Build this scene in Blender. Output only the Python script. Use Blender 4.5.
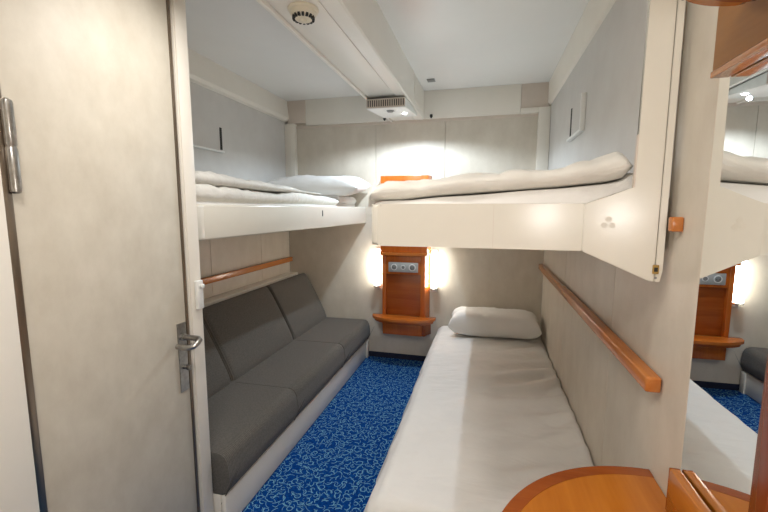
import bpy, bmesh, math, random
from mathutils import Vector, Matrix, noise
random.seed(7)
C = bpy.context.scene
COL = C.collection
R = math.radians
for o in list(bpy.data.objects):
    bpy.data.objects.remove(o)

# ------------------------------------------------------------------ camera
cd = bpy.data.cameras.new('camera'); cam = bpy.data.objects.new('camera', cd); COL.objects.link(cam)
cd.sensor_width = 36; cd.lens = 36 * 391.66 / 768; cd.clip_start = 0.02
yaw, pit, roll = R(14.512), R(6.912), R(0.06)
fw = Vector((-math.sin(yaw) * math.cos(pit), math.cos(yaw) * math.cos(pit), -math.sin(pit)))
rt = fw.cross(Vector((0, 0, 1))).normalized(); up = rt.cross(fw)
r2 = math.cos(roll) * rt + math.sin(roll) * up; u2 = -math.sin(roll) * rt + math.cos(roll) * up
m3 = Matrix((r2, u2, -fw)).transposed()
cam.matrix_world = Matrix.Translation((0, 0, 1.274)) @ m3.to_4x4()
C.camera = cam

# ------------------------------------------------------------------ world, lights, exposure
w = bpy.data.worlds.new('world'); C.world = w; w.use_nodes = True
w.node_tree.nodes['Background'].inputs[0].default_value = (0.8, 0.85, 1, 1)
w.node_tree.nodes['Background'].inputs[1].default_value = 0.05
C.view_settings.view_transform = 'Standard'; C.view_settings.look = 'None'
C.view_settings.gamma = 1; C.view_settings.use_curve_mapping = False
C.view_settings.exposure = 0.68

def light(name, kind, loc, power, color, size=0.05, rot=(0, 0, 0), sizey=None, spot=None, blend=0.5):
    l = bpy.data.lights.new(name, kind); l.energy = power; l.color = color
    if kind == 'AREA':
        l.size = size
        if sizey: l.shape = 'RECTANGLE'; l.size_y = sizey
        else: l.shape = 'DISK'
    else:
        l.shadow_soft_size = size
    if kind == 'SPOT': l.spot_size = R(spot); l.spot_blend = blend
    o = bpy.data.objects.new(name, l); COL.objects.link(o); o.location = loc; o.rotation_euler = rot
    return o
# lamp in the overhead fixture, entry ceiling lamp, bedside sconces
light('spot_lamp', 'SPOT', (-0.548, 2.64, 1.875), 23, (0.74, 0.87, 1.0), 0.012, (R(2), 0, 0), spot=164, blend=0.3)
light('entry_lamp', 'AREA', (-0.30, 0.05, 2.085), 6, (1.0, 0.97, 0.93), 0.30)
light('mirror_lamp', 'POINT', (0.30, -0.08, 1.24), 4.0, (1.0, 0.97, 0.93), 0.05)
light('cabin_fill', 'AREA', (-0.65, 0.95, 1.935), 2.9, (1.0, 0.97, 0.94), 0.12, (0, 0, 0))  # added fill to brighten the cabin, unseen above the view
for lx in (-.87, -.37):
    light('reading_lamp', 'POINT', (lx, 2.98, 1.47), 0.22, (0.88, 0.94, 1.0), 0.03)  # the right one is added, unseen, to lift ceiling and back wall

# ------------------------------------------------------------------ materials
def lin(c):
    return tuple(((v / 255) / 12.92 if v / 255 <= 0.04045 else (((v / 255) + 0.055) / 1.055) ** 2.4) for v in c)
def base(name, rough=0.5, metal=0.0, spec=0.5):
    m = bpy.data.materials.new(name); m.use_nodes = True
    n = m.node_tree.nodes; b = n['Principled BSDF']
    b.inputs['Roughness'].default_value = rough; b.inputs['Metallic'].default_value = metal
    b.inputs['Specular IOR Level'].default_value = spec
    return m, n, m.node_tree.links, b
def mottled(name, c1, c2, scale=6, rough=0.5, metal=0.0, stretch=(1, 1, 1), detail=6, bump=0.0, bscale=60, spec=0.5, coat=0, wr=0):
    m, n, l, b = base(name, rough, metal, spec)
    tc = n.new('ShaderNodeTexCoord'); mp = n.new('ShaderNodeMapping'); mp.inputs['Scale'].default_value = stretch
    ns = n.new('ShaderNodeTexNoise'); ns.inputs['Scale'].default_value = scale; ns.inputs['Detail'].default_value = detail
    ns.inputs['Roughness'].default_value = 0.65
    rp = n.new('ShaderNodeValToRGB'); rp.color_ramp.elements[0].position = 0.32; rp.color_ramp.elements[1].position = 0.68
    rp.color_ramp.elements[0].color = (*lin(c1), 1); rp.color_ramp.elements[1].color = (*lin(c2), 1)
    l.new(tc.outputs['Object'], mp.inputs[0]); l.new(mp.outputs[0], ns.inputs['Vector'])
    l.new(ns.outputs['Fac'], rp.inputs[0]); l.new(rp.outputs[0], b.inputs['Base Color'])
    if bump:
        n2 = n.new('ShaderNodeTexNoise'); n2.inputs['Scale'].default_value = bscale; n2.inputs['Detail'].default_value = 4
        bp = n.new('ShaderNodeBump'); bp.inputs['Strength'].default_value = bump; bp.inputs['Distance'].default_value = 0.002
        l.new(mp.outputs[0], n2.inputs['Vector']); l.new(n2.outputs['Fac'], bp.inputs['Height']); l.new(bp.outputs[0], b.inputs['Normal'])
    if wr:
        n4 = n.new('ShaderNodeTexNoise'); n4.inputs['Scale'].default_value = 9; n4.inputs['Detail'].default_value = 5; n4.inputs['Distortion'].default_value = 1.4
        m4 = n.new('ShaderNodeMapping'); m4.inputs['Rotation'].default_value = (0, 0, .6); m4.inputs['Scale'].default_value = (.45, 1.5, 1)
        b4 = n.new('ShaderNodeBump'); b4.inputs['Strength'].default_value = wr; b4.inputs['Distance'].default_value = .02
        l.new(tc.outputs['Object'], m4.inputs[0]); l.new(m4.outputs[0], n4.inputs['Vector']); l.new(n4.outputs['Fac'], b4.inputs['Height'])
        if bump: l.new(bp.outputs[0], b4.inputs['Normal'])
        l.new(b4.outputs[0], b.inputs['Normal'])
    if coat:
        b.inputs['Coat Weight'].default_value = coat; b.inputs['Coat Roughness'].default_value = 0.12
    return m
M = {}
M['wall'] = mottled('wall_laminate', (202, 192, 176), (214, 205, 190), 9, 0.42, stretch=(1, 1, .6), detail=8, spec=.35)
M['door'] = mottled('door_laminate', (198, 190, 174), (212, 205, 190), 11, 0.5, stretch=(1, 1, .7), detail=9, spec=.3)
M['white'] = mottled('white_panel', (232, 226, 214), (237, 231, 220), 3, 0.35, spec=.45)
M['cream'] = mottled('cream_bunk_enamel', (224, 219, 206), (228, 223, 210), 4, 0.22, spec=.5)
M['ceil'] = mottled('ceiling_panel', (234, 233, 230), (238, 237, 234), 2, 0.25, spec=.5)
M['beam'] = mottled('beam_panel', (234, 229, 219), (238, 233, 224), 3, 0.3, spec=.45)
M['pink'] = mottled('corner_block_panel', (206, 192, 178), (214, 201, 188), 5, 0.5)
M['uppergrey'] = mottled('upper_wall_panel', (202, 198, 193), (210, 207, 202), 5, 0.45, spec=.35)
M['sheet'] = mottled('white_cotton', (228, 225, 220), (234, 231, 226), 5, 0.9, bump=.25, bscale=420, spec=.15, wr=.25)
M['duvet'] = mottled('duvet_cotton', (224, 220, 211), (231, 228, 220), 6, 0.9, bump=.25, bscale=420, spec=.15, wr=.55)
M['chrome'] = mottled('brushed_steel', (150, 148, 145), (185, 183, 180), 40, 0.28, 1.0)
M['strip'] = mottled('steel_strip', (120, 108, 96), (165, 152, 138), 12, 0.3, 1.0, stretch=(1, 1, .1))
M['brass'] = mottled('aged_brass', (140, 110, 60), (180, 150, 90), 60, 0.35, 1.0)
M['dark'] = mottled('dark_gap', (30, 28, 26), (42, 40, 37), 20, 0.7)
M['greyplastic'] = mottled('grey_plastic', (120, 120, 118), (135, 135, 132), 20, 0.5)
M['socket'] = mottled('socket_plate_aluminium', (172, 174, 172), (188, 190, 188), 30, 0.4, .3)
M['plastic'] = mottled('ivory_plastic', (222, 214, 192), (230, 222, 202), 15, 0.35)
M['whiteplastic'] = mottled('white_plastic', (226, 226, 222), (234, 234, 230), 15, 0.35)
M['navy'] = mottled('navy_skirting', (22, 26, 48), (30, 35, 60), 30, 0.6)
M['emblem'] = mottled('faint_grey_emblem', (216, 210, 196), (220, 214, 200), 30, 0.35)

def wood(name, c1, c2, axis='x', rough=0.25, scale=1.0):
    m, n, l, b = base(name, rough)
    tc = n.new('ShaderNodeTexCoord'); mp = n.new('ShaderNodeMapping')
    s = {'x': (1.2, 18, 18), 'y': (18, 1.2, 18), 'z': (18, 18, 1.2)}[axis]
    mp.inputs['Scale'].default_value = tuple(v * scale for v in s)
    ns = n.new('ShaderNodeTexNoise'); ns.inputs['Scale'].default_value = 1.6; ns.inputs['Detail'].default_value = 7
    ns.inputs['Distortion'].default_value = 0.6
    n2 = n.new('ShaderNodeTexNoise'); n2.inputs['Scale'].default_value = 9; n2.inputs['Detail'].default_value = 3
    ad = n.new('ShaderNodeMath'); ad.operation = 'MULTIPLY_ADD'; ad.inputs[1].default_value = .35
    rp = n.new('ShaderNodeValToRGB'); rp.color_ramp.elements[0].position = 0.45; rp.color_ramp.elements[1].position = 0.9
    rp.color_ramp.elements[0].color = (*lin(c1), 1); rp.color_ramp.elements[1].color = (*lin(c2), 1)
    l.new(tc.outputs['Object'], mp.inputs[0]); l.new(mp.outputs[0], ns.inputs['Vector']); l.new(mp.outputs[0], n2.inputs['Vector'])
    l.new(n2.outputs['Fac'], ad.inputs[0]); l.new(ns.outputs['Fac'], ad.inputs[2]); l.new(ad.outputs[0], rp.inputs[0])
    l.new(rp.outputs[0], b.inputs['Base Color'])
    b.inputs['Coat Weight'].default_value = .35; b.inputs['Coat Roughness'].default_value = .15
    return m
M['woodx'] = wood('varnished_beech_across', (176, 92, 28), (196, 112, 42), 'x')
M['woody'] = wood('varnished_beech_along', (184, 108, 46), (204, 130, 66), 'y')
M['woodz'] = wood('varnished_cherry', (176, 88, 26), (198, 108, 38), 'z')
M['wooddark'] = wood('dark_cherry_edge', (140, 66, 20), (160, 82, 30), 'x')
M['woodtable'] = wood('honey_table_veneer', (176, 100, 26), (198, 120, 38), 'y', .22, .6)
M['woodpost'] = wood('red_brown_wood', (112, 48, 20), (132, 62, 28), 'z')
M['woodpelmet'] = wood('brown_pelmet_veneer', (138, 90, 36), (158, 106, 48), 'y', .5)
M['woodpelmet'].node_tree.nodes['Principled BSDF'].inputs['Coat Weight'].default_value = 0

def carpet_mat():
    m, n, l, b = base('blue_patterned_carpet', 0.95, spec=.1)
    tc = n.new('ShaderNodeTexCoord')
    def mth(op, a, b_=None, c=None):
        k = n.new('ShaderNodeMath'); k.operation = op
        for i, v in enumerate((a, b_, c)):
            if v is None: continue
            if isinstance(v, (int, float)): k.inputs[i].default_value = v
            else: l.new(v, k.inputs[i])
        return k.outputs[0]
    def layer(scale, off, rad, wdt, span):
        mp = n.new('ShaderNodeMapping'); mp.inputs['Location'].default_value = off
        mp.inputs['Scale'].default_value = (scale, scale, 0)
        l.new(tc.outputs['Object'], mp.inputs[0])
        v = n.new('ShaderNodeTexVoronoi'); v.voronoi_dimensions = '2D'; v.inputs['Scale'].default_value = 1
        v.inputs['Randomness'].default_value = .8
        l.new(mp.outputs[0], v.inputs['Vector'])
        d = n.new('ShaderNodeVectorMath'); d.operation = 'SUBTRACT'; l.new(mp.outputs[0], d.inputs[0]); l.new(v.outputs['Position'], d.inputs[1])
        sc = n.new('ShaderNodeSeparateColor'); l.new(v.outputs['Color'], sc.inputs[0])
        ang = mth('MULTIPLY', sc.outputs[0], 6.283)
        ro = n.new('ShaderNodeVectorRotate'); ro.rotation_type = 'Z_AXIS'; l.new(d.outputs[0], ro.inputs['Vector']); l.new(ang, ro.inputs['Angle'])
        sx = n.new('ShaderNodeSeparateXYZ'); l.new(ro.outputs[0], sx.inputs[0])
        rr = mth('MULTIPLY_ADD', sc.outputs[1], .5, rad)
        px = mth('ADD', sx.outputs[0], rr)
        dist = mth('SQRT', mth('ADD', mth('MULTIPLY', px, px), mth('MULTIPLY', sx.outputs[1], sx.outputs[1])))
        e = mth('ABSOLUTE', mth('SUBTRACT', dist, rr))
        on = mth('LESS_THAN', e, wdt); sp = mth('LESS_THAN', mth('ABSOLUTE', sx.outputs[1]), span)
        return mth('MULTIPLY', on, sp)
    a = layer(27, (0, 0, 0), .30, .042, .40); c = layer(31, (3.3, 7.1, 0), .25, .04, .36); d2 = layer(22, (11.7, 2.9, 0), .6, .03, .45)
    ln = mth('MAXIMUM', mth('MAXIMUM', a, mth('MULTIPLY', c, .8)), mth('MULTIPLY', d2, .65))
    ns = n.new('ShaderNodeTexNoise'); ns.inputs['Scale'].default_value = 90; ns.inputs['Detail'].default_value = 3
    l.new(tc.outputs['Object'], ns.inputs['Vector'])
    rp = n.new('ShaderNodeValToRGB'); rp.color_ramp.elements[0].position = .35; rp.color_ramp.elements[1].position = .7
    rp.color_ramp.elements[0].color = (*lin((2, 46, 112)), 1); rp.color_ramp.elements[1].color = (*lin((5, 74, 152)), 1)
    l.new(ns.outputs['Fac'], rp.inputs[0])
    mx = n.new('ShaderNodeMix'); mx.data_type = 'RGBA'; mx.inputs['B'].default_value = (*lin((120, 176, 196)), 1)
    l.new(ln, mx.inputs['Factor']); l.new(rp.outputs[0], mx.inputs['A']); l.new(mx.outputs['Result'], b.inputs['Base Color'])
    n3 = n.new('ShaderNodeTexNoise'); n3.inputs['Scale'].default_value = 500
    bp = n.new('ShaderNodeBump'); bp.inputs['Strength'].default_value = .5; bp.inputs['Distance'].default_value = .003
    l.new(tc.outputs['Object'], n3.inputs['Vector']); l.new(n3.outputs['Fac'], bp.inputs['Height']); l.new(bp.outputs[0], b.inputs['Normal'])
    return m
M['carpet'] = carpet_mat()

def fabric_mat():
    m, n, l, b = base('ribbed_grey_upholstery', 0.95, spec=.1)
    b.inputs['Sheen Weight'].default_value = .15
    tc = n.new('ShaderNodeTexCoord')
    wv = n.new('ShaderNodeTexWave'); wv.wave_type = 'BANDS'; wv.bands_direction = 'Y'; wv.inputs['Scale'].default_value = 42
    wv.inputs['Distortion'].default_value = .25; wv.inputs['Detail'].default_value = 1
    ns = n.new('ShaderNodeTexNoise'); ns.inputs['Scale'].default_value = 160; ns.inputs['Detail'].default_value = 3
    l.new(tc.outputs['Object'], wv.inputs['Vector']); l.new(tc.outputs['Object'], ns.inputs['Vector'])
    ad = n.new('ShaderNodeMath'); ad.operation = 'MULTIPLY_ADD'; ad.inputs[1].default_value = .4
    l.new(wv.outputs['Fac'], ad.inputs[0]); l.new(ns.outputs['Fac'], ad.inputs[2])
    rp = n.new('ShaderNodeValToRGB'); rp.color_ramp.elements[0].position = .35; rp.color_ramp.elements[1].position = 1.0
    rp.color_ramp.elements[0].color = (*lin((76, 73, 69)), 1); rp.color_ramp.elements[1].color = (*lin((106, 102, 96)), 1)
    l.new(ad.outputs[0], rp.inputs[0]); l.new(rp.outputs[0], b.inputs['Base Color'])
    bp = n.new('ShaderNodeBump'); bp.inputs['Strength'].default_value = .35; bp.inputs['Distance'].default_value = .002
    l.new(wv.outputs['Fac'], bp.inputs['Height']); l.new(bp.outputs[0], b.inputs['Normal'])
    return m
M['sofa'] = fabric_mat()

def emit_mat(name, color, strength):
    m, n, l, b = base(name, .4)
    tc = n.new('ShaderNodeTexCoord'); ns = n.new('ShaderNodeTexNoise'); ns.inputs['Scale'].default_value = 5
    mx = n.new('ShaderNodeMix'); mx.data_type = 'RGBA'
    mx.inputs['A'].default_value = (*color, 1); mx.inputs['B'].default_value = (*[min(1, c * 1.03) for c in color], 1)
    l.new(tc.outputs['Object'], ns.inputs['Vector']); l.new(ns.outputs['Fac'], mx.inputs['Factor'])
    l.new(mx.outputs['Result'], b.inputs['Emission Color']); b.inputs['Emission Strength'].default_value = strength
    b.inputs['Base Color'].default_value = (*color, 1)
    return m
M['sconceglow'] = emit_mat('lit_opal_glass', (1.0, 0.94, 0.84), 11)
M['coolglow'] = emit_mat('cool_lit_opal_glass', (0.86, 0.94, 1.0), 1.6)
M['led'] = emit_mat('lit_lamp_lens', (0.82, 0.93, 1.0), 30)
M['entryglow'] = emit_mat('lit_entry_diffuser', (1.0, 0.93, 0.83), 4)
def mirror_mat():
    m, n, l, b = base('mirror_silver', 0.0, 1.0)
    tc = n.new('ShaderNodeTexCoord'); ns = n.new('ShaderNodeTexNoise'); ns.inputs['Scale'].default_value = 3
    rp = n.new('ShaderNodeValToRGB'); rp.color_ramp.elements[0].color = (.86, .88, .88, 1); rp.color_ramp.elements[1].color = (.88, .90, .90, 1)
    l.new(tc.outputs['Object'], ns.inputs['Vector']); l.new(ns.outputs['Fac'], rp.inputs[0]); l.new(rp.outputs[0], b.inputs['Base Color'])
    return m
M['mirror'] = mirror_mat()

# ------------------------------------------------------------------ mesh helpers
def box(bm, x0, x1, y0, y1, z0, z1, bev=0.0, seg=2):
    vs = [bm.verts.new((x, y, z)) for x in (x0, x1) for y in (y0, y1) for z in (z0, z1)]
    fs = [(0, 1, 3, 2), (4, 6, 7, 5), (0, 4, 5, 1), (2, 3, 7, 6), (0, 2, 6, 4), (1, 5, 7, 3)]
    faces = [bm.faces.new([vs[i] for i in f]) for f in fs]
    if bev:
        es = list({e for f in faces for e in f.edges})
        bmesh.ops.bevel(bm, geom=es, offset=bev, segments=seg, affect='EDGES', profile=.5)
def prism(bm, pts, axis, a0, a1, bev=0.0, seg=2):
    """pts: 2D outline; axis: extrusion axis. x->(y,z) y->(x,z) z->(x,y)"""
    def P(p, a):
        return {'x': (a, p[0], p[1]), 'y': (p[0], a, p[1]), 'z': (p[0], p[1], a)}[axis]
    A = [bm.verts.new(P(p, a0)) for p in pts]; B = [bm.verts.new(P(p, a1)) for p in pts]
    n = len(pts); fs = [bm.faces.new(A), bm.faces.new(B[::-1])]
    for i in range(n): fs.append(bm.faces.new([A[i], B[i], B[(i + 1) % n], A[(i + 1) % n]]))
    if bev:
        es = list({e for f in fs for e in f.edges})
        bmesh.ops.bevel(bm, geom=es, offset=bev, segments=seg, affect='EDGES', profile=.5)
def lathe(bm, prof, cen, axis='z', n=32):
    """prof: list of (radius, height); closed at both ends"""
    cen = Vector(cen); rings = []
    for r, h in prof:
        ring = []
        for i in range(n):
            a = 2 * math.pi * i / n; c, s = r * math.cos(a), r * math.sin(a)
            v = {'z': (c, s, h), 'x': (h, c, s), 'y': (s, h, c)}[axis]
            ring.append(bm.verts.new(cen + Vector(v)))
        rings.append(ring)
    for a, b in zip(rings, rings[1:]):
        for i in range(n): bm.faces.new([a[i], a[(i + 1) % n], b[(i + 1) % n], b[i]])
    bm.faces.new(rings[0][::-1]); bm.faces.new(rings[-1])
def tube(bm, path, rad, n=14):
    pts = [Vector(p) for p in path]; rings = []
    for i, p in enumerate(pts):
        t = ((pts[min(i + 1, len(pts) - 1)] - pts[max(i - 1, 0)])).normalized()
        a = t.orthogonal().normalized() if i == 0 else (prev - t * prev.dot(t)).normalized()
        prev = a; b = t.cross(a)
        rings.append([bm.verts.new(p + rad * (math.cos(2 * math.pi * k / n) * a + math.sin(2 * math.pi * k / n) * b)) for k in range(n)])
    for a, b in zip(rings, rings[1:]):
        for i in range(n): bm.faces.new([a[i], a[(i + 1) % n], b[(i + 1) % n], b[i]])
    bm.faces.new(rings[0][::-1]); bm.faces.new(rings[-1])
def grid(bm, f, nu, nv, closed=False):
    g = [[bm.verts.new(f(i / nu, j / nv)) for j in range(nv + (0 if closed else 1))] for i in range(nu + 1)]
    J = nv
    for i in range(nu):
        for j in range(J):
            k = (j + 1) % nv if closed else j + 1
            bm.faces.new([g[i][j], g[i + 1][j], g[i + 1][k], g[i][k]])
    return g
def obj(name, bm, mat, parent=None, smooth=False, ang=35):
    bmesh.ops.recalc_face_normals(bm, faces=bm.faces)
    me = bpy.data.meshes.new(name); bm.to_mesh(me); bm.free()
    me.materials.append(M[mat] if isinstance(mat, str) else mat)
    o = bpy.data.objects.new(name, me); COL.objects.link(o)
    if parent is not None:
        o.parent = parent
        o.matrix_parent_inverse = parent_world(parent).inverted()
    for p in me.polygons: p.use_smooth = True
    if not smooth: me.set_sharp_from_angle(angle=R(ang))
    return o
def parent_world(p):
    m = p.matrix_basis.copy()
    while p.parent: m = p.parent.matrix_basis @ p.matrix_parent_inverse @ m; p = p.parent
    return m
def BM(): return bmesh.new()
def bx(name, mat, dims, parent=None, bev=0.002, seg=2):
    bm = BM(); box(bm, *dims, bev=bev, seg=seg); return obj(name, bm, mat, parent)
def thing(name, label, cat, loc=(0, 0, 0), group=None):
    o = bpy.data.objects.new(name, None); COL.objects.link(o); o.empty_display_size = .1
    o.location = loc; o['label'] = label; o['category'] = cat
    if group: o['group'] = group
    return o
def tag(o, label, cat, group=None):
    o['label'] = label; o['category'] = cat
    if group: o['group'] = group
    return o
def struct(o): o['kind'] = 'structure'; return o

XR, XL, D, ZC = .433, -1.683, 3.15, 2.17
Y0 = -0.75                                              # entry wall behind the camera

# ------------------------------------------------------------------ room shell
bm = BM(); box(bm, XL - .1, XR + .1, Y0 - .1, D + .1, -.05, 0); struct(obj('floor', bm, 'carpet'))
bm = BM(); box(bm, XL - .1, XR + .1, Y0 - .1, D + .1, ZC, ZC + .05); struct(obj('ceiling', bm, 'ceil'))
def panel_wall(name, mat, axis, face, out, spans, z0, z1, gap=.0025, zsplit=()):
    """a wall clad with separate boards; spans = board borders along the wall"""
    bm = BM()
    zs = [z0] + list(zsplit) + [z1]
    lo, hi = spans[0], spans[-1]
    a, b = sorted((face + out * .012, face + out * .08))
    if axis == 'x': box(bm, a, b, lo, hi, z0, z1)
    else: box(bm, lo, hi, a, b, z0, z1)
    for s0, s1 in zip(spans, spans[1:]):
        for q0, q1 in zip(zs, zs[1:]):
            c, d = sorted((face, face + out * .0125))
            if axis == 'x': box(bm, c, d, s0 + gap / 2, s1 - gap / 2, q0 + gap / 2, q1 - gap / 2, .0012, 1)
            else: box(bm, s0 + gap / 2, s1 - gap / 2, c, d, q0 + gap / 2, q1 - gap / 2, .0012, 1)
    return struct(obj(name, bm, mat))
bw = BM()
box(bw, XR + .078, XR + .13, Y0, D, 0, 2.17)
for y0, y1, z0, z1 in ((Y0, -.002, 0, 2.17), (.9415, 1.474, 0, 2.17), (1.4765, 2.309, 0, 2.17), (2.3115, D, 0, 2.17), (0, .9385, 0, .6), (0, .9385, 1.61, 2.17)):
    box(bw, XR, XR + .078, y0, y1, z0, z1, .0012, 1)
struct(obj('wall_right', bw, 'wall'))
panel_wall('wall_left', 'wall', 'x', XL, -1, [1.2, 2.114, 2.695, D], 0, 2.17)
bw = BM()
box(bw, XL, XR, D + .012, D + .08, 0, 2.17)
box(bw, XL, XR, D, D + .0125, 0, 1.219, .0012, 1)
for a, b in ((XL, -.884), (-.884, -.325), (-.325, XR)): box(bw, a + .0012, b - .0012, D, D + .0125, 1.221, 2.17, .0012, 1)
struct(obj('wall_back', bw, 'wall'))
panel_wall('wall_front', 'wall', 'y', Y0, -1, [-1.05, -.3, XR], 0, 2.17)
# washroom block on the left: door opening in its long side
bm = BM()
box(bm, -1.06, -1.0, Y0, .61, 0, 2.17); box(bm, -1.06, -1.0, 1.135, 1.19, 0, 2.17, .002)
box(bm, -1.06, -1.0, .61, 1.135, 2.0, 2.17)
box(bm, XL, -1.06, 1.14, 1.19, 0, 2.17)
box(bm, -1.11, -1.06, Y0, 1.14, 0, 2.17)
struct(obj('wall_washroom', bm, 'white'))
# grey upper lining beside the bunks
bm = BM(); box(bm, XR - .006, XR, 1.11, D, 1.30, 2.02, .001, 1); struct(obj('trim_1', bm, 'uppergrey'))
bm = BM(); box(bm, XL, XL + .006, 1.2, D, 1.30, 2.02, .001, 1); struct(obj('trim_2', bm, 'uppergrey'))
# coves under the ceiling along both sides
bm = BM(); prism(bm, [(XR, 2.012), (XR - .02, 2.018), (XR - .028, 2.032), (XR - .028, ZC), (XR, ZC)], 'y', Y0, D); struct(obj('trim_3', bm, 'white'))
bm = BM(); prism(bm, [(XL, 2.0), (XL + .03, 2.01), (XL + .042, 2.03), (XL + .03, ZC), (XL, ZC)], 'y', 1.2, D); struct(obj('trim_4', bm, 'white'))
# header band across the back wall, corner blocks and posts
bm = BM(); box(bm, -1.484, .22, D - .035, D, 1.965, ZC, .002); struct(obj('trim_5', bm, 'white'))
bm = BM(); box(bm, XL + .03, -1.486, D - .032, D, 1.985, ZC, .002); struct(obj('trim_6', bm, 'pink'))
bm = BM(); box(bm, .222, XR - .02, D - .032, D, 2.0, ZC, .002); struct(obj('trim_7', bm, 'pink'))
bm = BM(); box(bm, .345, XR - .008, D - .045, D, 1.29, 1.999, .003); box(bm, .222, .345, D - .045, D, 1.962, 1.999, .003); struct(obj('trim_8', bm, 'white'))
bm = BM(); box(bm, XL + .006, -1.585, D - .045, D, 1.29, 1.984, .003); box(bm, XL + .06, XL + .066, D - .048, D - .044, 1.29, 1.984); struct(obj('trim_9', bm, 'white'))
bm = BM(); box(bm, -1.585, .345, D - .012, D, 1.945, 1.965, .001, 1); struct(obj('trim_10', bm, 'pink'))
bm = BM(); box(bm, -1.05, XR, D - .008, D, 0, .045, .001, 1); struct(obj('baseboard_back', bm, 'navy'))

# ------------------------------------------------------------------ washroom door on the left
bm = BM(); box(bm, -1.045, -1.006, .632, 1.118, .02, 1.99, .002); dr = struct(obj('door_1', bm, 'door'))
bx('edge_strip', 'strip', (-1.03, -1.003, 1.119, 1.129, .02, 1.99), dr, .001)
bx('door_frame', 'white', (-1.0, -.994, 1.137, 1.19, 0, 2.0), dr, .002)
bx('door_frame', 'white', (-1.0, -.992, .45, .612, 0, 2.0), dr, .002)
bx('hinge_strip', 'strip', (-1.012, -.996, .613, .631, .02, 1.99), dr, .002)
hb = BM(); lathe(hb, [(.005, 0), (.010, .004), (.0108, .01), (.0108, .095), (.0092, .098), (.0092, .102), (.0108, .105), (.0108, .19), (.010, .196), (.005, .2)], (-.990, .634, 1.305), 'z', 20)
hg = obj('hinge', hb, 'chrome', dr)
bm = BM(); box(bm, -1.006, -1.004, .64, .648, 1.31, 1.50, .0005, 1); obj('hinge_leaf', bm, 'chrome', hg)
# lever handle on its long plate
bm = BM(); prism(bm, [(1.074, .638), (1.113, .638), (1.113, .882), (1.074, .882)], 'x', -1.006, -1.002, .0008, 1)
pl = obj('handle_plate', bm, 'chrome', dr)
bm = BM(); tube(bm, [(-1.003, 1.094, .833), (-.965, 1.094, .833), (-.936, 1.092, .833), (-.926, 1.085, .831), (-.924, 1.074, .826), (-.928, 1.063, .818), (-.938, 1.056, .814), (-.955, 1.053, .813), (-.988, 1.053, .813)], .0095, 16)
obj('lever_handle', bm, 'chrome', pl)
bm = BM(); lathe(bm, [(.013, 0), (.013, .006), (.009, .008)], (-1.0025, 1.094, .833), 'x', 24); obj('rosette', bm, 'chrome', pl)
bm = BM(); lathe(bm, [(.008, 0), (.008, .010), (.005, .012)], (-1.0025, 1.094, .725), 'x', 20); box(bm, -.992, -.976, 1.090, 1.098, .716, .734, .002); obj('thumb_turn', bm, 'chrome', pl)
# white catch on the frame
t = thing('door_catch', 'small white plastic catch screwed to the white door frame above the steel lever', 'latch', (-.992, 1.165, .92))
bm = BM(); box(bm, -.992, -.976, 1.15, 1.180, .915, 1.02, .005, 3); obj('catch_body', bm, 'whiteplastic', t)
bm = BM(); lathe(bm, [(.006, 0), (.008, .003), (.008, .012), (.004, .015)], (-.977, 1.165, 1.0), 'x', 16); obj('catch_knob', bm, 'whiteplastic', t)

# ------------------------------------------------------------------ overhead duct with lamp box
t = thing('ceiling_duct', 'long white boxed duct running along the ceiling towards the back wall', 'duct', (-.62, 1.5, 1.96))
bm = BM(); box(bm, -.735, -.565, Y0, D - .036, 1.962, ZC, .002); obj('duct_cover', bm, 'beam', t)
bm = BM(); prism(bm, [(-.5635, 1.964), (-.556, 1.958), (-.497, 1.958), (-.49, 1.964), (-.49, ZC), (-.5635, ZC)], 'y', Y0, D - .036); obj('duct_side', bm, 'beam', t)
bm = BM(); box(bm, -.753, -.7365, Y0, D - .036, 1.950, ZC, .003); obj('duct_lip', bm, 'beam', t)
bm = BM(); box(bm, -.4899, -.486, 2.70, 3.10, 2.0, 2.155, .001, 1); obj('access_hatch', bm, 'white', t)
t = thing('duct_lamp_box', 'white wedge shaped lamp box with slotted grille under the far end of the duct', 'lamp', (-.62, 2.62, 1.95))
bm = BM(); prism(bm, [(2.43, 1.888), (2.43, 1.949), (2.86, 1.949), (2.86, 1.928)], 'x', -.745, -.495, .003); obj('box_body', bm, 'whiteplastic', t)
bm = BM(); box(bm, -.742, -.498, 2.4245, 2.4305, 1.893, 1.945, .001, 1); g = obj('grille', bm, 'pink', t)
bm = BM()
for i in range(17):
    x = -.733 + i * .0139; box(bm, x, x + .006, 2.4235, 2.4255, 1.900, 1.938)
s = obj('grille_slots', bm, 'dark', g)
def slope_z(y): return 1.888 + (y - 2.43) * (.04 / .43)
bm = BM(); lathe(bm, [(.045, 0), (.043, -.006), (.032, -.007), (.030, -.003)], (-.610, 2.515, slope_z(2.515) + .001), 'z', 32); obj('air_nozzle', bm, 'whiteplastic', t)
bm = BM(); lathe(bm, [(.026, 0), (.018, -.010), (.008, -.012)], (-.610, 2.515, slope_z(2.515) - .002), 'z', 24); obj('nozzle_core', bm, 'greyplastic', t)
bm = BM(); lathe(bm, [(.015, 0), (.015, -.003), (.010, -.005)], (-.552, 2.69, slope_z(2.69) + .001), 'z', 24); obj('lamp_lens', bm, 'led', t)
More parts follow.
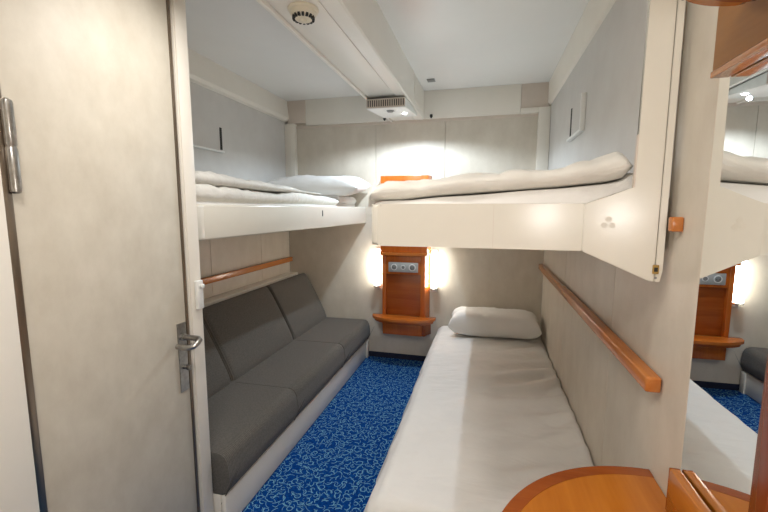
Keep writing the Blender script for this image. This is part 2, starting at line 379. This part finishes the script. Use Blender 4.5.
# smoke detector
t = thing('smoke_detector', 'round ivory smoke detector with dark slots under the ceiling duct', 'smoke detector', (-.65, 1.36, 1.95))
bm = BM(); lathe(bm, [(.053, .0), (.054, -.004), (.051, -.009), (.046, -.011)], (-.637, 1.338, 1.9615), 'z', 40); obj('mounting_base', bm, 'plastic', t)
bm = BM(); lathe(bm, [(.046, -.0105), (.045, -.018), (.039, -.024), (.029, -.034), (.020, -.037)], (-.637, 1.338, 1.9615), 'z', 40); b = obj('detector_body', bm, 'plastic', t)
bm = BM()
for i in range(16):
    a = 2 * math.pi * i / 16
    q = BM(); box(q, .0290, .0385, -.0042, .0042, -.0345, -.0235)
    q.transform(Matrix.Translation((-.637, 1.338, 1.9615)) @ Matrix.Rotation(a, 4, 'Z'))
    me = bpy.data.meshes.new('tmp'); q.to_mesh(me); q.free(); bm.from_mesh(me); bpy.data.meshes.remove(me)
obj('slots', bm, 'dark', b)
bm = BM(); lathe(bm, [(.013, -.0365), (.012, -.042), (.006, -.044)], (-.637, 1.338, 1.9615), 'z', 20); obj('sensor_tip', bm, 'plastic', b)
tag(bx('ceiling_sticker', 'greyplastic', (-.43, -.375, 2.84, 2.905, 2.166, 2.1699), None, .0005), 'small grey rectangular plate on the ceiling right of the duct', 'plate')
for x, wh in ((-.80, 'left'), (-.43, 'right')):
    bm = BM(); lathe(bm, [(.011, 0), (.011, -.012), (.007, -.016), (.004, -.022)], (x, D - .047, 1.985), 'z', 16)
    box(bm, x - .009, x + .009, D - .052, D - .035, 1.975, 1.992, .002)
    tag(obj('curtain_stop', bm, 'dark'), 'tiny black stop on the back wall band, %s of the lamp box' % wh, 'stop')

# ------------------------------------------------------------------ entry ceiling lamp behind the camera
t = thing('entry_ceiling_lamp', 'round opal ceiling lamp over the cabin entry behind the viewer', 'ceiling lamp', (-.3, .05, 2.12))
bm = BM(); lathe(bm, [(.19, 0), (.19, -.03), (.175, -.035)], (-.3, .05, 2.1695), 'z', 40); obj('lamp_base', bm, 'whiteplastic', t)
bm = BM(); lathe(bm, [(.172, -.034), (.168, -.05), (.13, -.062), (.05, -.068)], (-.3, .05, 2.1695), 'z', 40); obj('diffuser', bm, 'entryglow', t)

t = thing('duct_fill_light', 'added round fill light, unseen, under the ceiling duct near the entry', 'ceiling lamp', (-.65, .95, 1.96))  # made-up fixture housing the added cabin fill, out of view
bm = BM(); lathe(bm, [(.075, 0), (.075, -.008), (.066, -.012)], (-.65, .95, 1.9615), 'z', 32); obj('fill_ring', bm, 'whiteplastic', t)
bm = BM(); lathe(bm, [(.064, -.0125), (.06, -.017), (.03, -.019)], (-.65, .95, 1.9615), 'z', 32); obj('diffuser', bm, 'entryglow', t)
t = thing('mirror_wall_lamp', 'small glass wall lamp beside the desk behind the viewer', 'wall lamp', (XR, -.08, 1.24))
bm = BM(); box(bm, XR - .02, XR, -.14, -.02, 1.17, 1.31, .004); obj('back_plate', bm, 'whiteplastic', t)
bm = BM(); box(bm, XR - .075, XR - .021, -.12, -.04, 1.18, 1.30, .012, 4); obj('glass_shade', bm, 'entryglow', t)
# ------------------------------------------------------------------ sofa
def rounded(pts, rads, seg=5):
    out = []; n = len(pts)
    for i in range(n):
        p = Vector(pts[i]); a = (Vector(pts[i - 1]) - p).normalized(); b = (Vector(pts[(i + 1) % n]) - p).normalized()
        r = rads[i]
        if r <= 0: out.append(tuple(p)); continue
        q0, q1 = p + a * r, p + b * r
        for k in range(seg + 1):
            s = k / seg; out.append(tuple((1 - s) ** 2 * q0 + 2 * s * (1 - s) * p + s * s * q1))
    return out
SY0, SY1 = 1.212, 3.135
sy = [SY0, 1.79, 2.51, SY1]
so = thing('sofa', 'long grey ribbed sofa bench with white apron under the left upper bunk', 'sofa', (-1.3, 2.2, 0))
bm = BM()
box(bm, -.975, -.955, SY0, SY1 - .02, .006, .150, .003); obj('apron', bm, 'white', so)
bm = BM(); box(bm, -.982, -.945, SY1 - .045, SY1, 0, .152, .003); obj('leg', bm, 'white', so)
bm = BM(); box(bm, -1.66, -.98, SY0, SY1, .0, .149, .002); obj('bench_base', bm, 'white', so)
for i in range(3):
    bm = BM()
    pr = rounded([(-1.60, .152), (-.955, .152), (-.930, .20), (-.945, .328), (-1.60, .318)], [.01, .02, .04, .05, .01], 6)
    prism(bm, pr, 'y', sy[i] + .002, sy[i + 1] - .002, .0035, 2)
    obj('seat_cushion', bm, 'sofa', so)
for i in range(3):
    bm = BM()
    ya, yb = sy[i] + .002, sy[i + 1] - .002
    base_p = Vector((-1.315, .318)); top_p = Vector((-1.525, .722)); up_ = (top_p - base_p); nr = Vector((up_.y, -up_.x)).normalized()
    L_ = up_.length
    def f(u, v, ya=ya, yb=yb):
        # closed cross-section loop around v, along y with u
        y = ya + (yb - ya) * u
        e = 1 - max(0, abs(2 * u - 1) - .93) / .07
        e = math.sqrt(max(0, 1 - (1 - e) ** 2))
        a = v * 2 * math.pi
        c, s_ = math.cos(a), math.sin(a)
        n_ = 6
        rr = (abs(c) ** n_ + abs(s_) ** n_) ** (-1 / n_)
        h = (.5 + .5 * c * rr) * L_; d = s_ * rr * .055
        h = L_ / 2 + (h - L_ / 2) * (.97 + .03 * e); d *= (.55 + .45 * e)
        if d > 0: d += .012 * math.sin(math.pi * min(1, max(0, h / L_))) * math.sin(math.pi * u) ** .5 * 1
        p = base_p + up_.normalized() * h + nr * (d - .05)
        return (p.x, y, p.y)
    g = grid(bm, f, 40, 48, True)
    bm.faces.new([g[0][j] for j in range(48)][::-1]); bm.faces.new([g[-1][j] for j in range(48)])
    obj('back_cushion', bm, 'sofa', so, ang=50)
bm = BM(); prism(bm, [(XL + .002, .152), (-1.61, .152), (-1.61, .5), (-1.598, .712), (XL + .002, .712)], 'y', SY0, SY1, .003); obj('back_ledge', bm, 'white', so)

# ------------------------------------------------------------------ rails
def rail(name, label, x0, x1, y0, y1, z0, z1):
    t = thing(name, label, 'rail', ((x0 + x1) / 2, (y0 + y1) / 2, z0))
    bm = BM(); box(bm, x0, x1, y0, y1, z0, z1, .005, 3); obj('rail_bar', bm, 'woody', t)
    wx = XR if x1 > 0 else XL
    for k in (.12, .5, .88):
        y = y0 + (y1 - y0) * k
        a, b = (x1 - .001, wx) if x1 > 0 else (wx, x0 + .001)
        bm = BM(); box(bm, a, b, y - .02, y + .02, z0 + .012, z1 - .012); obj('standoff', bm, 'wooddark', t)
rail('wall_rail', 'long square wooden rail on the right wall above the lower bed', XR - .038, XR - .003, 1.055, 3.12, .823, .863)
rail('wall_rail', 'wooden rail on the left wall between the sofa back and the upper bunk', XL + .010, XL + .045, 1.25, 3.12, .812, .852)
tag(bx('rail_end_block', 'woody', (XR - .024, XR, 1.025, 1.048, 1.222, 1.256), None, .004, 2), 'short wooden block on the right wall beside the upper bunk end panel', 'block')

# ------------------------------------------------------------------ cloth helpers
def nz(x, y, z, s, seed=0): return noise.noise(Vector((x * s + seed * 7.3, y * s + seed * 3.1, z * s + seed)))
def ridge(v): return 1 - abs(v) * 2

# ------------------------------------------------------------------ lower bed
bd = thing('bed', 'low single bed along the right wall under the bunk', 'bed', (.05, 2.1, 0))
bm = BM(); box(bm, -.30, XR - .012, 1.16, 3.12, .0, .13, .004); obj('bed_base', bm, 'white', bd)
bm = BM(); box(bm, -.315, XR - .014, 1.160, 3.13, .131, .298, .03, 4); obj('mattress', bm, 'sheet', bd)
BX0, BX1, BY0, BY1 = -.340, XR - .0065, 1.128, 3.138
def bedspread():
    bm = BM()
    W = BX1 - BX0; rad = .045; drop = .225
    # cross path: up from the floor on the left, over the top, down in the wall gap
    def top(x, y):
        u = (x - BX0) / W; v = (y - BY0) / (BY1 - BY0)
        z = .318 + .010 * math.sin(math.pi * u) * math.sin(math.pi * min(1, v * 1.02))
        z += .010 * nz(x, y, 0, 2.2, 1)
        # oblique gathers towards the wall
        g = max(0, (u - .22) / .78) ** 1.5 * min(1, .3 + (1 - u) / .14)
        ph = (y * 1.0 - x * .55)
        z += g * .026 * math.sin(ph * (34 + 5 * nz(0, y, 0, .8, 2)) + 7 * nz(x, y, 0, 2, 3)) * (.5 + .9 * abs(nz(0, ph, 0, 3, 6))) * max(0, math.sin(math.pi * min(1, v * 1.0)))
        z += (.4 + g) * .012 * nz(ph * 3, x, 0, 4.5, 5)
        z -= .008 * g * g
        return z
    def f(u, v):
        yy = v
        # y path: front drop then top
        ys = v * (BY1 - BY0 + drop)
        if ys < drop - rad: y = BY0; zf = (ys - (drop - rad)) - rad; 
        elif ys < drop + rad * .57:
            a = (ys - (drop - rad)) / (rad * 1.57) * math.pi / 2; y = BY0 + rad - rad * math.cos(a); zf = -rad + rad * math.sin(a)
        else: y = BY0 + rad + (ys - drop - rad * .57); zf = 0
        y = min(y, BY1)
        xs = u * (W + drop + .05)
        if xs < drop - rad: x = BX0; zl = xs - (drop - rad) - rad
        elif xs < drop + rad * .57:
            a = (xs - (drop - rad)) / (rad * 1.57) * math.pi / 2; x = BX0 + rad - rad * math.cos(a); zl = -rad + rad * math.sin(a)
        else:
            x = BX0 + rad + (xs - drop - rad * .57); zl = 0
            if x > BX1 - .03:
                e = min(1, (x - BX1 + .03) / .06); x = BX1 - .03 + .03 * math.sin(e * math.pi / 2); zl = -.015 * e * e
        x = min(x, BX1)
        zz = top(min(max(x, BX0), BX1), y) + zl + zf
        if zl < -.02 or zf < -.02:
            dd = min(1, (-min(zl, zf)) / .2)
            k = .018 * dd * math.sin((y if zl < zf else x) * 22 + 3 * nz(x, y, 0, 3, 9)) + .03 * dd
            if zl < -.02 and x < 0: x -= k + .03 * dd
            if zf < -.02: y -= k * .8
        return (x, y, max(.012, zz))
    grid(bm, f, 120, 190)
    o = obj('bedspread', bm, 'sheet', None, True)
    so_ = o.modifiers.new('thickness', 'SOLIDIFY'); so_.thickness = .004; so_.offset = 1
    return tag(o, 'smooth white bedspread drawn over the low bed by the right wall', 'bedspread')
bedspread()

def pillow(name, label, c, sx, sy_, h, seed, rot=(0, 0, 0), nexp=4, sag=0.0, mat='sheet', square=0.0):
    bm = BM(); n = 56
    def th(u, v):
        e = max(0, 1 - abs(u) ** nexp) ** .5 * max(0, 1 - abs(v) ** (nexp * .8)) ** .5
        return e
    def f(u, v, s):
        a, b = u * 2 - 1, v * 2 - 1
        t_ = th(a, b)
        # corners poke out, sides draw in
        ka = 1 - .07 * (1 - abs(b) ** 2) * (abs(a) ** 3) ; kb = 1 - .09 * (1 - abs(a) ** 2) * (abs(b) ** 3)
        x = a * sx / 2 * ka; y = b * sy_ / 2 * kb
        wr = .010 * nz(x, y, s, 7, seed) + .006 * nz(x * 2, y, s, 14, seed + 2)
        edge = 1 - t_
        z = s * (h / 2) * t_ * (1 + .12 * nz(x, y, 0, 4, seed + 5)) + (wr * t_ if s > 0 else wr * t_ * .2)
        if s > 0: z += .004 * math.sin(14 * (math.atan2(b, a)) + seed) * max(0, 1 - abs(edge - .45) * 3) * min(1, t_ * 3)
        z = z + h / 2 - sag * (a * a)
        return (x, y, z)
    top_ = grid(bm, lambda u, v: f(u, v, 1), n, n); bot = grid(bm, lambda u, v: f(u, v, -.8), n, n)
    bmesh.ops.remove_doubles(bm, verts=bm.verts, dist=.0015)
    o = obj(name, bm, mat, None, True); o.location = c; o.rotation_euler = rot
    return tag(o, label, 'pillow')
pillow('pillow', 'plump white bolster-like pillow at the head of the low bed', (.080, 2.985, .320), .66, .27, .195, 3, (R(4), 0, R(-1)), 7)

# ------------------------------------------------------------------ right upper bunk
BZ0, BZ1 = 1.166, 1.287
ub = thing('upper_bunk', 'cream upper bunk folded down from the right wall, seen end-on', 'bunk bed', (.05, 2.1, BZ0))
bm = BM()
out = rounded([(-.330, 1.100), (.238, 1.100), (XR - .012, 1.100), (XR - .012, 3.09), (-.330, 3.09)], [.04, 0, .0, 0, .03], 8)
prism(bm, out, 'z', BZ0, BZ1, .012, 4); obj('bunk_tray', bm, 'cream', ub)
bx('tray_seam', 'pink', (.0196, .0204, 1.0997, 1.1005, BZ0 + .004, BZ1 - .004), ub, 0)
# end plate: triangular bracket and column up to the ceiling, slightly turned to the wall
A2 = Vector((.238, 1.097)); B2 = Vector((.420, 1.070)); dr2 = (B2 - A2).normalized(); nr2 = Vector((dr2.y, -dr2.x))
Lp = (B2 - A2).length
def plate(bm, poly, t0, t1, bev=.002):
    q = BM(); prism(q, poly, 'y', 0, 1, 0)
    for v in q.verts:
        p = A2 + dr2 * v.co.x + nr2 * (t0 if v.co.y < .5 else t1); v.co = (p.x, p.y, v.co.z)
    bmesh.ops.bevel(q, geom=list(q.edges), offset=bev, segments=2, affect='EDGES')
    me = bpy.data.meshes.new('tmp'); q.to_mesh(me); q.free(); bm.from_mesh(me); bpy.data.meshes.remove(me)
bm = BM(); plate(bm, [(.003, 1.286), (.003, 1.166), (.150, 1.100), (.163, 1.098), (.163, 2.165), (.111, 2.165), (.111, 1.325)], -.022, .004)
ep = obj('end_plate', bm, 'cream', ub)
bm = BM(); plate(bm, [(.1645, 1.098), (.175, 1.098), (.179, 1.125), (.179, 2.165), (.1645, 2.165)], -.022, .0035, .0015); obj('hinge_stile', bm, 'cream', ep)
bm = BM(); plate(bm, [(.106, 1.30), (.111, 1.325), (.111, 1.45), (.107, 1.45)], -.020, .002, .0008); obj('rubber_edge', bm, 'pink', ep)
bm = BM(); plate(bm, [(.158, 1.118), (.171, 1.118), (.171, 1.140), (.158, 1.140)], .003, .008, .0008)
lt = obj('latch_plate', bm, 'brass', ep)
bm = BM(); plate(bm, [(.161, 1.124), (.168, 1.124), (.168, 1.134), (.161, 1.134)], .0078, .011, .0005); obj('latch_slot', bm, 'dark', lt)
def disc_on_plate(s, z, r, name, mat, t0, t1, par):
    bm = BM(); plate(bm, [(s + r * math.cos(a * math.pi / 9), z + r * math.sin(a * math.pi / 9)) for a in range(18)], t0, t1, .0002); return obj(name, bm, mat, par)
disc_on_plate(.173, 1.737, .004, 'screw_cap', 'greyplastic', .003, .0045, ep); disc_on_plate(.166, 1.108, .003, 'screw_cap', 'greyplastic', .003, .0045, ep)
bm = BM()
for a in (90, 210, 330):
    cx, cz = .058 + .010 * math.cos(R(a)), 1.238 + .010 * math.sin(R(a))
    plate(bm, [(cx + .0075 * math.cos(k * math.pi / 8), cz + .0075 * math.sin(k * math.pi / 8)) for k in range(16)], .0036, .0044, .0002)
obj('flower_emblem', bm, 'emblem', ep)
def interp(t, pts):
    for (a, b), (c, d) in zip(pts, pts[1:]):
        if t <= c: return b + (d - b) * (t - a) / (c - a)
    return pts[-1][1]
topp = [(-.330, 1.310), (-.323, 1.336), (-.29, 1.349), (-.185, 1.357), (-.046, 1.371), (.085, 1.373), (.183, 1.387), (.276, 1.404), (.322, 1.417), (.338, 1.410), (.348, 1.388)]
botp = [(-.330, 1.298), (-.243, 1.299), (-.128, 1.311), (.035, 1.322), (.186, 1.332), (.303, 1.344), (.336, 1.352), (.348, 1.370)]
# mattress of the bunk
bm = BM()
def fm(u, v):
    x = -.315 + u * (.725); y = 1.115 + v * 1.97
    e = min(1, min(u, 1 - u) / .05, min(v, 1 - v) / .02); e = math.sqrt(max(0, 1 - (1 - e) ** 2))
    z = 1.288 + max(.010, interp(x, botp) - 1.2915) * e
    z += .002 * nz(x, y, 0, 6, 2) * e
    return (x, y, z)
g = grid(bm, fm, 60, 90)
q = BM(); box(q, -.316, .411, 1.114, 3.086, 1.2872, 1.2882); me = bpy.data.meshes.new('tmp'); q.to_mesh(me); q.free(); bm.from_mesh(me); bpy.data.meshes.remove(me)
obj('mattress', bm, 'sheet', ub, True)
# duvet folded on the bunk: profile across x, long along y
def duvet(name, label, x0, x1, y0, y1, top_, bot_, seed, mat='duvet', amp=1.0, side=0):
    bm = BM(); nu, nv = 110, 120
    def env(v): 
        e = min(1, v / .03, (1 - v) / .05); return math.sqrt(max(0, 1 - (1 - e) ** 2))
    def eu(u):
        if not side: return 1
        q = min(1, u / .04, (1 - u) / side); return math.sqrt(max(0, 1 - (1 - q) ** 2))
    def T(u, v):
        x = x0 + (x1 - x0) * u; y = y0 + (y1 - y0) * v
        mid = (top_(x, v) + bot_(x, v)) / 2; e = env(v) * eu(u)
        z = mid + (top_(x, v) - mid) * e
        cr = 0
        for kk, (sc_, wt) in enumerate(((3.0, .010), (6.5, .007), (12, .004))):
            q_ = nz(x * .8 + y * .55, y * .45 - x * .5, 0, sc_, seed + 20 + kk)
            cr += wt * max(0, 1 - abs(q_) * 9)
        z -= amp * e * cr * .45
        z += amp * e * (.007 * nz(x, y, 0, 5, seed) + .006 * ridge(nz(x * .7, y * 1.3, 0, 9, seed + 1)) - .003)
        dy = amp * .010 * nz(x, 0, z, 8, seed + 4) * (1 - v)
        return (x, y + dy, z)
    def B(u, v):
        x = x0 + (x1 - x0) * u; y = y0 + (y1 - y0) * v
        mid = (top_(x, v) + bot_(x, v)) / 2; e = env(v) * eu(u)
        z = mid + (bot_(x, v) - mid) * e
        return (x, y + amp * .010 * nz(x, 0, z, 8, seed + 4) * (1 - v), z)
    grid(bm, T, nu, nv); grid(bm, B, nu, nv)
    bmesh.ops.remove_doubles(bm, verts=bm.verts, dist=.002)
    return tag(obj(name, bm, mat, None, True), label, 'duvet')
duvet('duvet', 'off-white folded duvet lying on the right upper bunk', -.330, .348, 1.114, 2.75,
      lambda x, v: interp(x, topp) - .02 * v, lambda x, v: interp(x, botp), 4, 'duvet', 1.7)

# ------------------------------------------------------------------ left upper bunk
LX = -1.034
lb = thing('upper_bunk', 'white upper bunk along the left wall above the grey sofa', 'bunk bed', (-1.36, 2.1, 1.153))
bm = BM(); prism(bm, [(XL + .008, 1.215), (LX, 1.215), (LX + .066, D - .004), (XL + .008, D - .004)], 'z', 1.153, 1.288, .008, 3); obj('bunk_tray', bm, 'cream', lb)
bx('corner_cap', 'cream', (LX - .02, LX + .003, 1.215, 1.27, 1.160, 1.283), lb, .004)
bx('side_latch', 'greyplastic', (LX + .036, LX + .042, 2.30, 2.305, 1.225, 1.262), lb, .001)
bm = BM()
def fl(u, v):
    x = XL + .03 + u * (LX - .022 - XL - .03); y = 1.225 + v * 1.90
    e = min(1, min(u, 1 - u) / .05, min(v, 1 - v) / .02); e = math.sqrt(max(0, 1 - (1 - e) ** 2))
    return (x, y, 1.289 + (.058 + .006 * nz(x, y, 0, 5, 8)) * e)
grid(bm, fl, 50, 100)
q = BM(); box(q, XL + .03, LX - .022, 1.225, 3.125, 1.2882, 1.290); me = bpy.data.meshes.new('tmp'); q.to_mesh(me); q.free(); bm.from_mesh(me); bpy.data.meshes.remove(me)
obj('mattress', bm, 'sheet', lb, True)
def ltop(x, v):
    return 1.372 + .010 * math.sin(v * 9 + x * 4) - .012 * v
dl = duvet('duvet', 'rumpled white duvet spread over the left upper bunk', XL + .02, LX - .004, 1.222, 2.72, ltop, lambda x, v: 1.292, 11, 'duvet', 1.5, .10)
def fold_top(x, v):
    u = (x - XL) / (LX - XL)
    return 1.366 + (.052 + .012 * math.sin(x * 9)) * max(0, 1 - v) ** .7
fo = duvet('folded_layer', 'x', XL + .03, LX - .012, 1.224, 2.45, fold_top, lambda x, v: 1.362, 15, 'duvet', 1.6, .10)
for k in ('label', 'category'): del fo[k]
fo.parent = dl
pillow('pillow', 'flat white pillow at the far end of the left upper bunk', (-1.285, 2.88, 1.352), .78, .40, .175, 8, (R(6), 0, R(2)), 5)
# folded sheet edge near the pillow
duvet('folded_sheet', 'thin white folded sheet in front of the pillow on the left upper bunk', XL + .1, LX - .010, 2.73, 3.12, lambda x, v: 1.372, lambda x, v: 1.300, 21, 'sheet', .8, .06)['category'] = 'sheet'

# ------------------------------------------------------------------ magazine pockets on the upper walls
def pocket(label, x, s, y0, y1, z0, z1):
    t = thing('wall_pocket', label, 'wall pocket', (x, (y0 + y1) / 2, z0))
    a, b = sorted((x, x + s * .004)); bm = BM(); box(bm, a, b, y0 + .012, y1, z0 + .012, z1, .001, 1); obj('back_plate', bm, 'uppergrey', t)
    a, b = sorted((x, x + s * .022)); bm = BM()
    box(bm, a, b, y0, y1, z0, z0 + .012, .002); box(bm, a, b, y0, y0 + .012, z0 + .0125, z1, .002); obj('rim', bm, 'whiteplastic', t)
    a, b = sorted((x + s * .003, x + s * .007)); bm = BM(); box(bm, a, b, y1 - .02, y1, z0 + .02, z1, .001, 1); obj('finger_slot', bm, 'dark', t)
pocket('shallow white-rimmed pocket on the upper right wall above the bunk', XR - .006, -1, 2.03, 2.34, 1.63, 1.80)
pocket('shallow white-rimmed pocket on the upper left wall above the bunk', XL + .006, 1, 1.90, 2.265, 1.63, 1.79)

# ------------------------------------------------------------------ night stand unit on the back wall
t = thing('wall_night_unit', 'orange-brown wooden wall unit with sockets and a rounded shelf between the beds', 'wall unit', (-.62, D, .22))
F = 3.055
def trap(bm, xf0, xf1, xb0, xb1, z0, z1, bev=.003):
    prism(bm, [(xf0, F), (xf1, F), (xb1, D - .001), (xb0, D - .001)], 'z', z0, z1, bev)
bm = BM()
# carcass as cheeks and back so that the niche is a real recess
prism(bm, [(-.805, F), (-.775, F), (-.775, D - .02), (-.820, D - .02)], 'z', .33, .90, .003)
prism(bm, [(-.490, F), (-.455, F), (-.425, D - .02), (-.490, D - .02)], 'z', .33, .90, .003)
box(bm, -.820, -.425, D - .022, D - .001, .33, .90, .002)
obj('carcass', bm, 'woodz', t)
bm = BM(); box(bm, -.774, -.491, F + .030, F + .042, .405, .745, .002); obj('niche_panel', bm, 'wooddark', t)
bm = BM(); box(bm, -.774, -.491, F + .004, D - .023, .745, .90, .002); obj('socket_box', bm, 'woodz', t)
bm = BM(); prism(bm, rounded([(-.822, F - .03), (-.436, F - .03), (-.418, D - .001), (-.832, D - .001)], [.02, .02, 0, 0], 4), 'z', .902, .925, .004); obj('top_ledge', bm, 'woodx', t)
bm = BM(); prism(bm, [(-.82, F), (-.44, F), (-.42, D - .001), (-.83, D - .001)], 'z', .926, 1.53, .003); obj('upper_panel', bm, 'woodz', t)
bm = BM()
n = 28; pts = [(-.625 + .262 * math.cos(math.pi + math.pi * i / n), F - .005 + .125 * math.sin(math.pi + math.pi * i / n)) for i in range(n + 1)]
pts += [(-.363, F + .03), (-.887, F + .03)]
prism(bm, pts, 'z', .384, .404, .004, 2)
sh = obj('shelf', bm, 'woodx', t)
bm = BM()
pin = [(-.625 + .245 * math.cos(math.pi + math.pi * i / n), F - .005 + .11 * math.sin(math.pi + math.pi * i / n)) for i in range(n + 1)] + [(-.382, F - .001), (-.868, F - .001)]
prism(bm, pin, 'z', .362, .3835, .003, 2); obj('shelf_edge', bm, 'wooddark', sh)
bm = BM(); prism(bm, [(-.80, F), (-.475, F), (-.455, D - .001), (-.835, D - .001)], 'z', .240, .3295, .003); obj('bottom_box', bm, 'woodz', t)
bm = BM(); prism(bm, [(-.472, F + .004), (-.455, F + .004), (-.412, D - .001), (-.452, D - .001)], 'z', .240, .3295, .003); obj('bottom_cheek', bm, 'wooddark', t)
# socket plate
bm = BM(); box(bm, -.752, -.510, F - .006, F + .0035, .765, .845, .003); sp = obj('socket_plate', bm, 'socket', t)
for k, (cx, rr) in enumerate(((-.705, .026), (-.631, .019), (-.557, .028))):
    bm = BM(); lathe(bm, [(rr, -.0105), (rr * .96, -.014), (rr * .80, -.014), (rr * .78, -.006)], (cx, F + .0045, .805), 'y', 28)
    o = obj('socket_ring' if k != 1 else 'switch_ring', bm, 'whiteplastic', sp)
    bm = BM(); lathe(bm, [(rr * .72, -.0125), (rr * .68, -.0132)], (cx, F + .0045, .805), 'y', 24)
    if k != 1:
        obj('socket_well', bm, 'greyplastic', o)
    else:
        obj('switch_button', bm, 'greyplastic', o)
    if k != 1:
        bm = BM()
        for sgn in (-1, 1): lathe(bm, [(.003, -.0125), (.003, -.0145)], (cx + sgn * .009, F + .0045, .805), 'y', 12)
        obj('pin_holes', bm, 'dark', o)
# sconces on both flanks
def sconce(side, x, label, up=0, glow='sconceglow'):
    before = set(bpy.data.objects)
    t = thing('wall_sconce', label, 'wall lamp', (x, D, .6))
    bm = BM(); box(bm, x - .02, x + .02, D - .018, D - .0005, .60, .945 if not up else .71, .003); obj('back_plate', bm, 'whiteplastic', t)
    bm = BM(); prism(bm, rounded([(x - .022, D - .019), (x - .020, D - .080), (x + .020, D - .080), (x + .022, D - .019)], [.004, .016, .016, .004], 4), 'z', .64, .93 if not up else .70, .003); obj('glass_shade', bm, glow, t)
    bm = BM(); box(bm, x - .024, x + .024, D - .072, D - .019, .628, .6395, .002); obj('end_cap', bm, 'greyplastic', t)
    t.location.z += up
    return t
sconce(-1, -.862, 'lit narrow glass lamp on the left flank of the wooden wall unit')
sconce(1, -.388, 'lit narrow glass lamp on the right flank of the wooden wall unit')
sconce(-1, -.872, 'small cool-lit reading lamp by the wall unit top, left above the bunk level', .74, 'coolglow')
sconce(1, -.375, 'added cool-lit reading lamp, unseen behind the duvet of the right upper bunk', .74, 'coolglow')  # added to match the left one and brighten the ceiling

# ------------------------------------------------------------------ desk, upstand, mirror, pelmet, shelf on the right
t = thing('desk', 'honey-brown wooden desk with rounded corner in the right foreground', 'desk', (.23, .6, .56))
def dshape(r, x1, yb, n=40, cx=.43, cy=.68):
    pts = []
    for i in range(n + 1):
        a = math.pi / 2 + (math.pi / 2) * i / n; pts.append((cx + r * math.cos(a), cy + r * math.sin(a)))
    pts = [(x1, cy + r)] + pts[1:] + [(cx - r, yb), (x1, yb)]
    return pts
bm = BM(); prism(bm, dshape(.376, .4315, -.25), 'z', .572, .6005, .001, 1); obj('desk_top', bm, 'woodtable', t)
outer = dshape(.408, .4315, -.25); inner = dshape(.3765, .4315, -.25)
bm = BM()
for i in range(len(outer) - 2):
    o0, o1, i0, i1 = outer[i], outer[i + 1], inner[i], inner[i + 1]
    q = [bm.verts.new((p[0], p[1], z)) for z in (.566, .601) for p in (o0, o1, i1, i0)]
    for fidx in ((0, 1, 2, 3), (4, 7, 6, 5), (0, 4, 5, 1), (2, 6, 7, 3)): bm.faces.new([q[k] for k in fidx])
bmesh.ops.remove_doubles(bm, verts=bm.verts, dist=.0002)
obj('edge_band', bm, 'wooddark', t)
bx('desk_bracket', 'woodz', (.38, .4315, .3, .9, .42, .5655), t, .003)
bx('desk_leg', 'woodz', (.06, .10, -.2, -.16, 0, .5655), t, .003)
t = thing('desk_upstand', 'upright wooden board standing on the desk against the mirror', 'board', (.42, .6, .602))
bm = BM(); box(bm, .4095, .4315, -.2, .935, .6025, .706, .003); obj('board', bm, 'woodtable', t)
bm = BM(); box(bm, .4105, .4315, .9355, .940, .6035, .705, .002); obj('end_edging', bm, 'wooddark', t)

t = thing('wall_mirror', 'tall frameless mirror on the right wall reflecting the bunk and bed', 'mirror', (.432, .8, .6))
def skew(bm):
    for v in bm.verts: v.co.x += .4335 - .0115 * (v.co.y - .94)
bm = BM(); box(bm, 0, .003, .002, .940, .604, 1.608, .0004, 1); skew(bm); obj('mirror_glass', bm, 'mirror', t)
bm = BM(); box(bm, .0032, .012, .002, .940, .604, 1.608, .0005, 1); skew(bm); obj('backing_board', bm, 'white', t)
t = thing('mirror_side_post', 'dark red-brown wooden post at the right edge of the mirror', 'post', (.41, .65, .7))
bm = BM(); box(bm, .398, .4315, .630, .665, .707, 1.515, .003); obj('post_board', bm, 'woodpost', t)
t = thing('mirror_pelmet', 'brown wooden pelmet box across the top of the mirror', 'pelmet', (.41, .6, 1.52))
bm = BM(); box(bm, .404, .4325, .0, .905, 1.531, 1.645, .002); obj('front_board', bm, 'woodpelmet', t)
bm = BM(); box(bm, .402, .4325, .0, .907, 1.5185, 1.5305, .002); obj('bottom_edging', bm, 'woodtable', t)
t = thing('corner_shelf', 'small round-edged wooden shelf high on the right above the mirror pelmet', 'shelf', (.39, .67, 1.6))
def halfdisc(r, z0, z1, bev):
    bm = BM(); n = 36; cx, cy = .395, .665
    pts = [(.3955 + 0, cy + r)] + [(cx + r * math.cos(math.pi / 2 + math.pi * i / n), cy + r * math.sin(math.pi / 2 + math.pi * i / n)) for i in range(1, n)] + [(.3955, cy - r)]
    prism(bm, pts, 'z', z0, z1, bev, 2); return bm
obj('shelf_board', halfdisc(.141, 1.603, 1.622, .003), 'woodtable', t)
obj('shelf_underside', halfdisc(.112, 1.595, 1.6025, .001), 'wooddark', t)
for o in COL.objects:
    if 'category' not in o: continue
    g = {'wall_sconce': 'lamps on the flanks of the wall unit', 'wall_rail': 'wooden wall rails', 'upper_bunk': 'upper bunks',
         'curtain_stop': 'black stops on the back wall band', 'wall_pocket': 'pockets on the upper walls', 'pillow': 'white pillows',
         'duvet': 'duvets on the upper bunks'}.get(o.name.split('.')[0])
    if g: o['group'] = g
